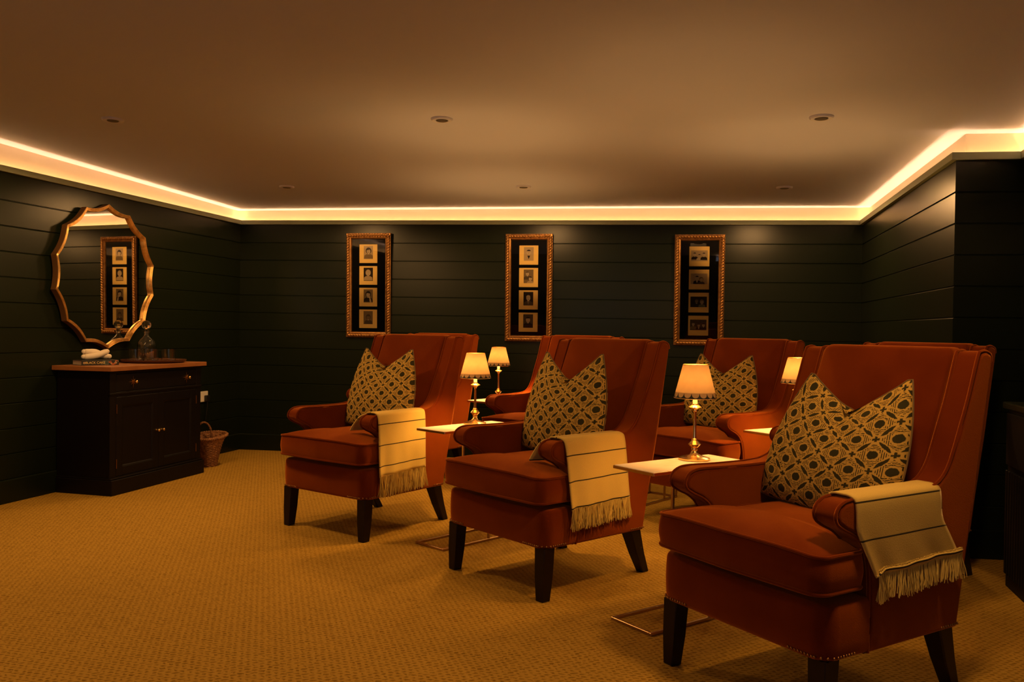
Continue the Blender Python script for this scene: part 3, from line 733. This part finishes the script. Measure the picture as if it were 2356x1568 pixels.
def make_picture(s, zmid, label, kinds):
    p = Vector(BL) + DB * s + NB * 0.0
    t = thing('picture_frame', label, 'picture', (p.x + NB.x * .010, p.y + NB.y * .010, zmid), -rad(9.1), 'rope-framed photo displays'); t.rotation_euler = (rad(1.1), 0, -rad(9.1))
    hw, hh = FW / 2, FH / 2
    bm = bmesh.new()          # mitred moulding: rings along the profile
    prof = [(0, 0), (0, -.018), (.004, -.022), (.034, -.022), (.036, -.024), (.044, -.022), (.050, -.014), (.052, -.006)]
    rings = [[(sx * (hw - d), y, sz * (hh - d)) for sx, sz in ((-1, -1), (1, -1), (1, 1), (-1, 1))] for d, y in prof]
    loft(bm, rings, True, False); fr = obj('frame', bm, MT['rope_gold'], t)
    c = .019                  # carved rope bead running round
    for (x0, z0, x1, z1) in ((-1, -1, 1, -1), (-1, 1, 1, 1), (-1, -1, -1, 1), (1, -1, 1, 1)):
        bm = bmesh.new()
        a = Vector((x0 * (hw - c), -.024, z0 * (hh - c))); b = Vector((x1 * (hw - c), -.024, z1 * (hh - c))); L = (b - a).length
        tw = int(L / .0235); nr = tw * 8; dr = (b - a).normalized(); sd = dr.cross(Vector((0, 1, 0))); up = Vector((0, 1, 0)); rings = []
        for i in range(nr + 1):
            o_ = a + (b - a) * i / nr; ph = 2 * PI * tw * i / nr / 2; ring = []
            for k in range(12):
                an = 2 * PI * k / 12; rr = .0085 + .0042 * abs(cos(an + ph)); ring.append(o_ + (sd * cos(an) * 1.15 + up * sin(an)) * rr)
            rings.append(ring)
        loft(bm, rings); obj('rope_moulding', bm, MT['rope_gold'], fr, 60)
    bm = bmesh.new(); box(bm, -hw + .045, hw - .045, -.006, -.001, -hh + .045, hh - .045); obj('mount_board', bm, MT['mat_black'], t)
    for i, kd in enumerate(kinds):
        cz = .285 - .190 * i - .008
        bm = bmesh.new(); box(bm, -.0815, .0815, -.0008, 0, -.0815, .0815)
        cd = obj('mounted_print', bm, MT['card'], t); cd.location = (-.003, -.0065, cz)
        cd['label'] = {'P': 'cream card with a small upright sepia portrait', 'L': 'cream card with a wide sepia group photograph'}[kd[0]]
        ph = obj('photograph', photo_mesh(kd), [MT[q] for q in PHM], cd); ph.location = (0, -.0006, .010 if kd[0] == 'P' else .006)
    bm = bmesh.new(); poly(bm, [(-hw + .048, -hh + .048), (hw - .048, -hh + .048), (hw - .048, hh - .048), (-hw + .048, hh - .048)], -.0125, 0); obj('glass_pane', bm, MT['pane'], t)
    return t
make_picture(1.214, 1.484, 'tall gold rope-framed picture of four portraits, left one on the back wall', ['P1', 'P2', 'P3', 'P4'])
make_picture(2.634, 1.470, 'tall gold rope-framed picture of four portraits, middle one on the back wall', ['P5', 'P6', 'P7', 'P8'])
make_picture(4.053, 1.458, 'tall gold rope-framed picture of four wide group photographs, at the right of the back wall', ['L1', 'L2', 'L3', 'L4'])

# ------------------------------------------------------------------ left wall: mirror, sideboard and what stands on it
L0 = Vector((-3.134, 5.193)); DLV = Vector((sin(rad(15.3)), cos(rad(15.3)))); NLV = Vector((DLV.y, -DLV.x)); ROTL = rad(74.7)
def lw(s, d): p = L0 + DLV * s + NLV * d; return (p.x, p.y)
m = thing('wall_mirror', 'round gold scalloped mirror hanging on the dark left wall above the sideboard', 'mirror', (*lw(.857, .012), 1.452), ROTL + rad(2.4))
def scallop(a, R, dip): # 14 cusps pointing outwards, arcs sagging inwards
    q = ((a / (2 * PI) * 14) % 1.0) * 2 - 1
    return R * (1 - dip * (1 - q * q))
NM = 14 * 12
def mring(off, y): return [((scallop(2 * PI * i / NM, .512, .060) + off) * sin(2 * PI * i / NM), y, (scallop(2 * PI * i / NM, .512, .060) + off) * cos(2 * PI * i / NM)) for i in range(NM)]
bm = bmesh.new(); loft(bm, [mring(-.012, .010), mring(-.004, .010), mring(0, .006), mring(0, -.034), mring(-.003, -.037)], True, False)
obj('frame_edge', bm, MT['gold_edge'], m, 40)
bm = bmesh.new(); rr = []
for q in range(4):      # four fine reeds
    for k in range(6): a = PI * k / 5.5; rr.append(mring(-.001 - .0062 * q - .0031 * (1 - cos(a)), -.034 - .0052 * sin(a) + .0022 * q))
loft(bm, rr + [mring(-.0265, -.014)], True, False); obj('frame', bm, MT['gold_frame'], m, 60)
bm = bmesh.new(); vs = [bm.verts.new(p) for p in mring(-.022, -.016)]; bm.faces.new(vs); obj('mirror_glass', bm, MT['mirror'], m)

cb = thing('sideboard', 'black panelled sideboard with brown wooden top against the left wall', 'sideboard', (*lw(0, 0), 0), ROTL)
# local: x along the wall (s), -y into the room
S0, S1, DEP = .427, 1.378, .435
bm = bmesh.new(); box(bm, S0, S1, -DEP + .012, -.018, .10, .800)
for x0, x1, z0, z1 in ((S0, S0 + .056, .105, .800), (S1 - .056, S1, .105, .800), (S0 + .056, S1 - .056, .640, .672), (S0 + .056, S1 - .056, .790, .800), (S0 + .056, S1 - .056, .105, .116)):
    box(bm, x0, x1, -DEP, -DEP + .012, z0, z1, .0015, 1)
box(bm, S0 - .006, S1 + .006, -DEP - .006, -DEP + .01, .655, .667, .003, 2)
obj('carcass', bm, MT['lacquer'], cb)
bm = bmesh.new(); box(bm, S0 - .012, S1 + .012, -DEP - .026, -.017, 0, .100, .003, 1); box(bm, S0 - .008, S1 + .008, -DEP - .016, -.017, .100, .112, .005, 2); obj('plinth', bm, MT['lacquer'], cb)
bm = bmesh.new(); box(bm, S0 - .032, S1 + .024, -DEP - .034, -.002, .810, .840, .003, 2); obj('top', bm, MT['oak_top'], cb)
bm = bmesh.new(); box(bm, S0 - .012, S1 + .014, -DEP - .014, -.010, .798, .810, .003, 1); obj('top_moulding', bm, MT['lacquer'], cb)
bm = bmesh.new(); box(bm, S0 + .058, S1 - .058, -DEP - .001, -DEP + .011, .674, .788, .003, 1); dw = obj('drawer', bm, MT['lacquer'], cb)
for x in (.640, 1.205):
    bm = bmesh.new()
    for k in range(8):       # star-shaped backplate
        a = 2 * PI * k / 8; R1 = .040 if k % 2 == 0 else .026
        tube(bm, [(x + .006 * cos(a), -DEP - .0025, .732 + .006 * sin(a)), (x + R1 * cos(a), -DEP - .0025, .732 + R1 * sin(a))], .002, 5, radii=[.003, .0008])
    bp = obj('star_backplate', bm, MT['nail'], dw)
    bm = bmesh.new(); tube(bm, [(x, -DEP - .001, .732), (x, -DEP - .020, .732), (x, -DEP - .026, .732), (x, -DEP - .034, .732), (x, -DEP - .039, .732)], .008, 12, radii=[.006, .005, .011, .011, .004]); obj('knob', bm, MT['brass'], dw, 60)
MIDS = (S0 + S1) / 2
for x0, x1, kx in ((S0 + .058, MIDS - .001, MIDS - .026), (MIDS + .001, S1 - .058, MIDS + .026)):
    bm = bmesh.new(); y0, y1 = -DEP - .001, -DEP + .011
    z0, z1, r = .118, .638, .058
    box(bm, x0, x0 + r, y0, y1, z0, z1, .002, 1); box(bm, x1 - r, x1, y0, y1, z0, z1, .002, 1); box(bm, x0 + r, x1 - r, y0, y1, z0, z0 + r, .002, 1); box(bm, x0 + r, x1 - r, y0, y1, z1 - r, z1, .002, 1)
    box(bm, x0 + r, x1 - r, y0 + .009, y1, z0 + r, z1 - r)
    rr = [[(x0 + r + d, y, z0 + r + d), (x1 - r - d, y, z0 + r + d), (x1 - r - d, y, z1 - r - d), (x0 + r + d, y, z1 - r - d)] for d, y in ((0, y0 + .001), (.005, y0 + .003), (.010, y0 + .0088))]
    loft(bm, rr, True, False)
    d = obj('door', bm, MT['lacquer'], cb)
    bm = bmesh.new(); tube(bm, [(kx, -DEP, .380), (kx, -DEP - .016, .380), (kx, -DEP - .020, .380), (kx, -DEP - .028, .380), (kx, -DEP - .032, .380)], .008, 12, radii=[.008, .005, .010, .010, .004]); obj('knob', bm, MT['brass'], d, 60)
    hx = x0 if kx > x0 + .2 else x1
    for hz in (.20, .56):
        bm = bmesh.new(); tube(bm, [(hx, y0 - .002, hz - .030), (hx, y0 - .002, hz + .030)], .0035, 6); obj('hinge', bm, MT['nail'], d)

def on_top(px, py, pz=.840):  # helper kept in metres: sideboard-local (s, depth) -> world
    return (*lw(px, py), pz)
# book
bk = thing('book', 'hardback book with a dark printed spine lying on the sideboard', 'book', on_top(.605, .165), ROTL - .48)
bm = bmesh.new(); box(bm, -.118, .118, -.074, .078, .003, .031); obj('pages', bm, MT['pages'], bk)
bm = bmesh.new(); box(bm, -.121, .121, -.080, .081, 0, .003, .0008, 1); box(bm, -.121, .121, -.080, .081, .031, .034, .0008, 1); box(bm, -.121, .121, -.081, -.077, .001, .033, .001, 1); cv = obj('cover', bm, MT['book_dark'], bk)
bm = bmesh.new()
random.seed(11)
for k in range(34):
    x = random.uniform(-.0, .116); z = random.uniform(.005, .029); a, b = random.uniform(.004, .012), random.uniform(.002, .006)
    a = min(a, .119 - x, ); b = min(b, z - .0015, .0325 - z)
    ell(bm, x, z, a, b, -.0812 - k * .00001, 0 if x < .055 else (2 if random.random() < .4 else 1), 12, rot=0)
obj('printed_pattern', bm, [MT['book_teal'], MT['book_orange'], MT['book_tan']], cv)
bm = bmesh.new(); ell(bm, -.104, .017, .008, .008, -.0813, 0, 16); obj('emblem', bm, MT['book_tan'], cv)
fc = bpy.data.curves.new('lettering', 'FONT'); fc.body = 'BLACK CAKE'; fc.size = .0215; fc.extrude = .0003; fc.align_x = 'CENTER'; fc.align_y = 'CENTER'
ft = bpy.data.objects.new('lettering_curve', fc); link(ft); C.view_layers[0].update()
me = bpy.data.meshes.new_from_object(ft.evaluated_get(bpy.context.evaluated_depsgraph_get())); bpy.data.objects.remove(ft)
me.materials.clear(); me.materials.append(MT['card'])
fo = link(bpy.data.objects.new('lettering', me)); fo.parent = cv; fo.location = (-.034, -.0822, .017); fo.rotation_euler = (PI / 2, 0, 0)
# ceramic knot
bm = bmesh.new()
k1 = catmull([(-.078, 0, .022), (-.05, -.006, .022), (0, -.012, .030), (.05, -.004, .048), (.072, .0, .056)], 6); k2 = catmull([(-.074, .006, .056), (-.045, .004, .054), (0, .014, .052), (.05, .010, .030), (.088, .004, .022)], 6)
for kk in (k1, k2):
    n_ = len(kk); tube(bm, kk, .02, 14, radii=[.0205 * (1 - (abs(2 * i / (n_ - 1) - 1)) ** 8 * .55) for i in range(n_)])
for p in (k1[0], k1[-1], k2[0], k2[-1]): bmesh.ops.create_uvsphere(bm, u_segments=14, v_segments=10, radius=.0165, matrix=Matrix.Translation(p))
kn = obj('ceramic_knot', bm, MT['ceramic'], None, 180); kn.location = (*lw(.606, .165), .8735); kn.rotation_euler = (0, 0, ROTL - .50); tag(kn, 'white matt ceramic knot resting on the book', 'ornament')
# tray, decanter, glasses
tr = thing('tray', 'round dark wooden tray holding glassware on the sideboard', 'tray', on_top(1.100, .236), ROTL)
bm = bmesh.new(); lathe(bm, [(.001, .008), (.198, .008), (.209, .011), (.220, .023), (.225, .023), (.220, .012), (.202, .002), (.180, 0), (.001, 0)], 48); obj('tray_bowl', bm, MT['tray_wood'], tr, 50)
dc = thing('decanter', 'glass decanter with round ball stopper on the tray', 'decanter', on_top(1.145, .135, .8490), ROTL); dc.scale = (1.1, 1.1, 1.14)
flu = lambda a, z: 1 + (.022 * cos(12 * a) if .02 < z < .13 else 0)
bm = bmesh.new(); lathe(bm, [(.001, 0), (.050, 0), (.056, .004), (.058, .02), (.058, .105), (.054, .122), (.044, .138), (.028, .150), (.018, .160), (.016, .178), (.017, .184), (.027, .190), (.027, .194), (.016, .196), (.0115, .192), (.0115, .162), (.024, .148), (.040, .133), (.050, .118), (.0535, .10), (.0535, .022), (.046, .016), (.001, .016)], 48, mod=flu); obj('decanter_body', bm, MT['glass'], dc, 60)
bm = bmesh.new(); bmesh.ops.create_uvsphere(bm, u_segments=10, v_segments=8, radius=.030, matrix=Matrix.Translation((0, 0, .232))); lathe(bm, [(.009, .168), (.0105, .196), (.013, .200), (.010, .206)], 16); obj('stopper', bm, MT['glass'], dc, 20)
g0 = None
for s, d, lab in ((1.000, .160, 'ribbed glass tumbler on the tray, nearest the book'), (1.066, .243, 'ribbed glass tumbler in front of the decanter, middle of three'), (1.138, .333, 'ribbed glass tumbler on the tray, farthest from the book')):
    if g0 is None:
        fl = lambda a, z: 1 + (.02 * abs(cos(8 * a)) if z > .012 else 0)
        bm = bmesh.new(); lathe(bm, [(.001, 0), (.040, 0), (.043, .003), (.045, .085), (.0430, .086), (.0405, .014), (.001, .012)], 64, mod=fl)
        g0 = obj('tumbler', bm, MT['glass'], None, 40); g0.scale = (1.1, 1.1, 1.05); g0.location = on_top(s, d, .8492); tag(g0, lab, 'glass', 'tumblers on the tray')
    else:
        c = g0.copy(); link(c); c.location = on_top(s, d, .8492); c['label'] = lab
# socket with plug
sk = thing('wall_socket', 'white wall socket with a black plug, beside the sideboard', 'socket', (*lw(2.003, 0), .515), ROTL)
bm = bmesh.new(); box(bm, -.074, .074, -.010, -.001, -.044, .044, .003, 2); obj('socket_plate', bm, MT['white_plastic'], sk)
bm = bmesh.new(); box(bm, .018, .064, -.038, -.0105, -.040, .010, .006, 2); tube(bm, [(.041, -.026, -.038), (.041, -.026, -.08), (.030, -.018, -.20)], .0035, 6); obj('plug', bm, MT['black_plastic'], sk)
# basket
bx, by = lw(1.665, .300)
bs = thing('wicker_basket', 'brown wicker basket with a looped handle on the floor beside the sideboard', 'basket', (bx, by, 0), ROTL)
# local: +x runs along the wall away from the sideboard
bm = bmesh.new(); n = 72
def brim(a): return .236 + .016 * cos(a)
def brad(a, t): return (.070 + .048 * t ** 1.3 + .012 * t ** 6) * (1 + .16 * t * max(0, cos(a)))
rows = []
for k in range(25):
    t = k / 24; row = []
    for i in range(n):
        a = 2 * PI * i / n; wv = .0040 * (1 if (i // 3 + k) % 2 else -1)
        r = brad(a, t) + wv; row.append((r * cos(a), r * sin(a), brim(a) * t))
    rows.append(row)
inner = [[(p[0] * .92, p[1] * .92, p[2]) for p in r] for r in reversed(rows[2:])]
loft(bm, rows + inner, True, True); obj('basket_body', bm, MT['wicker'], bs, 50)
bm = bmesh.new()
for ph in (0, PI):
    pts = []
    for i in range(110):
        a = 2 * PI * i / 110; q = a * 25 + ph; r = brad(a, 1) + .007 * cos(q); pts.append((r * cos(a), r * sin(a), brim(a) + .007 * sin(q)))
    tube(bm, pts, .0078, 6, True)
obj('braided_rim', bm, MT['wicker'], bs, 80)
bm = bmesh.new()
for ph in (0, PI):      # a looped handle standing on the back of the rim
    pts = []
    for i in range(61):
        a = PI * (-.06 + 1.12 * i / 60); q = a * 12 + ph; u = .060 * cos(a) + .004 * cos(q) - .028; z = .226 + .110 * sin(a) + .004 * sin(q)
        pts.append((.7856 * .088 + .618 * u, .618 * .088 - .786 * u, z))
    tube(bm, pts, .0056, 6)
obj('handle', bm, MT['wicker'], bs, 80)

# ------------------------------------------------------------------ slatted cabinet at the far right
th = rad(15.0); dv = Vector((-sin(th), -cos(th)))
sc = thing('slatted_cabinet', 'low black slatted cabinet with a dark green top at the right edge', 'cabinet', (2.215, 3.785, 0), math.atan2(dv.y, dv.x))
# local: x runs towards the camera, +y ... room side is -y (left of the photo) after rotation
bm = bmesh.new(); box(bm, 0, 1.5, .010, .150, 0, .79); obj('carcass', bm, MT['slat_black'], sc)
bm = bmesh.new(); box(bm, -.02, 1.52, -.012, .150, .792, .822, .006, 2); obj('top', bm, MT['green_top'], sc)
for q in range(3):
    bm = bmesh.new()
    for k in range(14): x = .015 + q * .495 + k * .034; box(bm, x, x + .022, -.004, .010, .06, .52, .003, 1)
    obj('slatted_door', bm, MT['slat_black'], sc)
    bm = bmesh.new(); box(bm, .01 + q * .495, .49 + q * .495, -.002, .010, .545, .775, .003, 1); obj('drawer', bm, MT['slat_black'], sc)
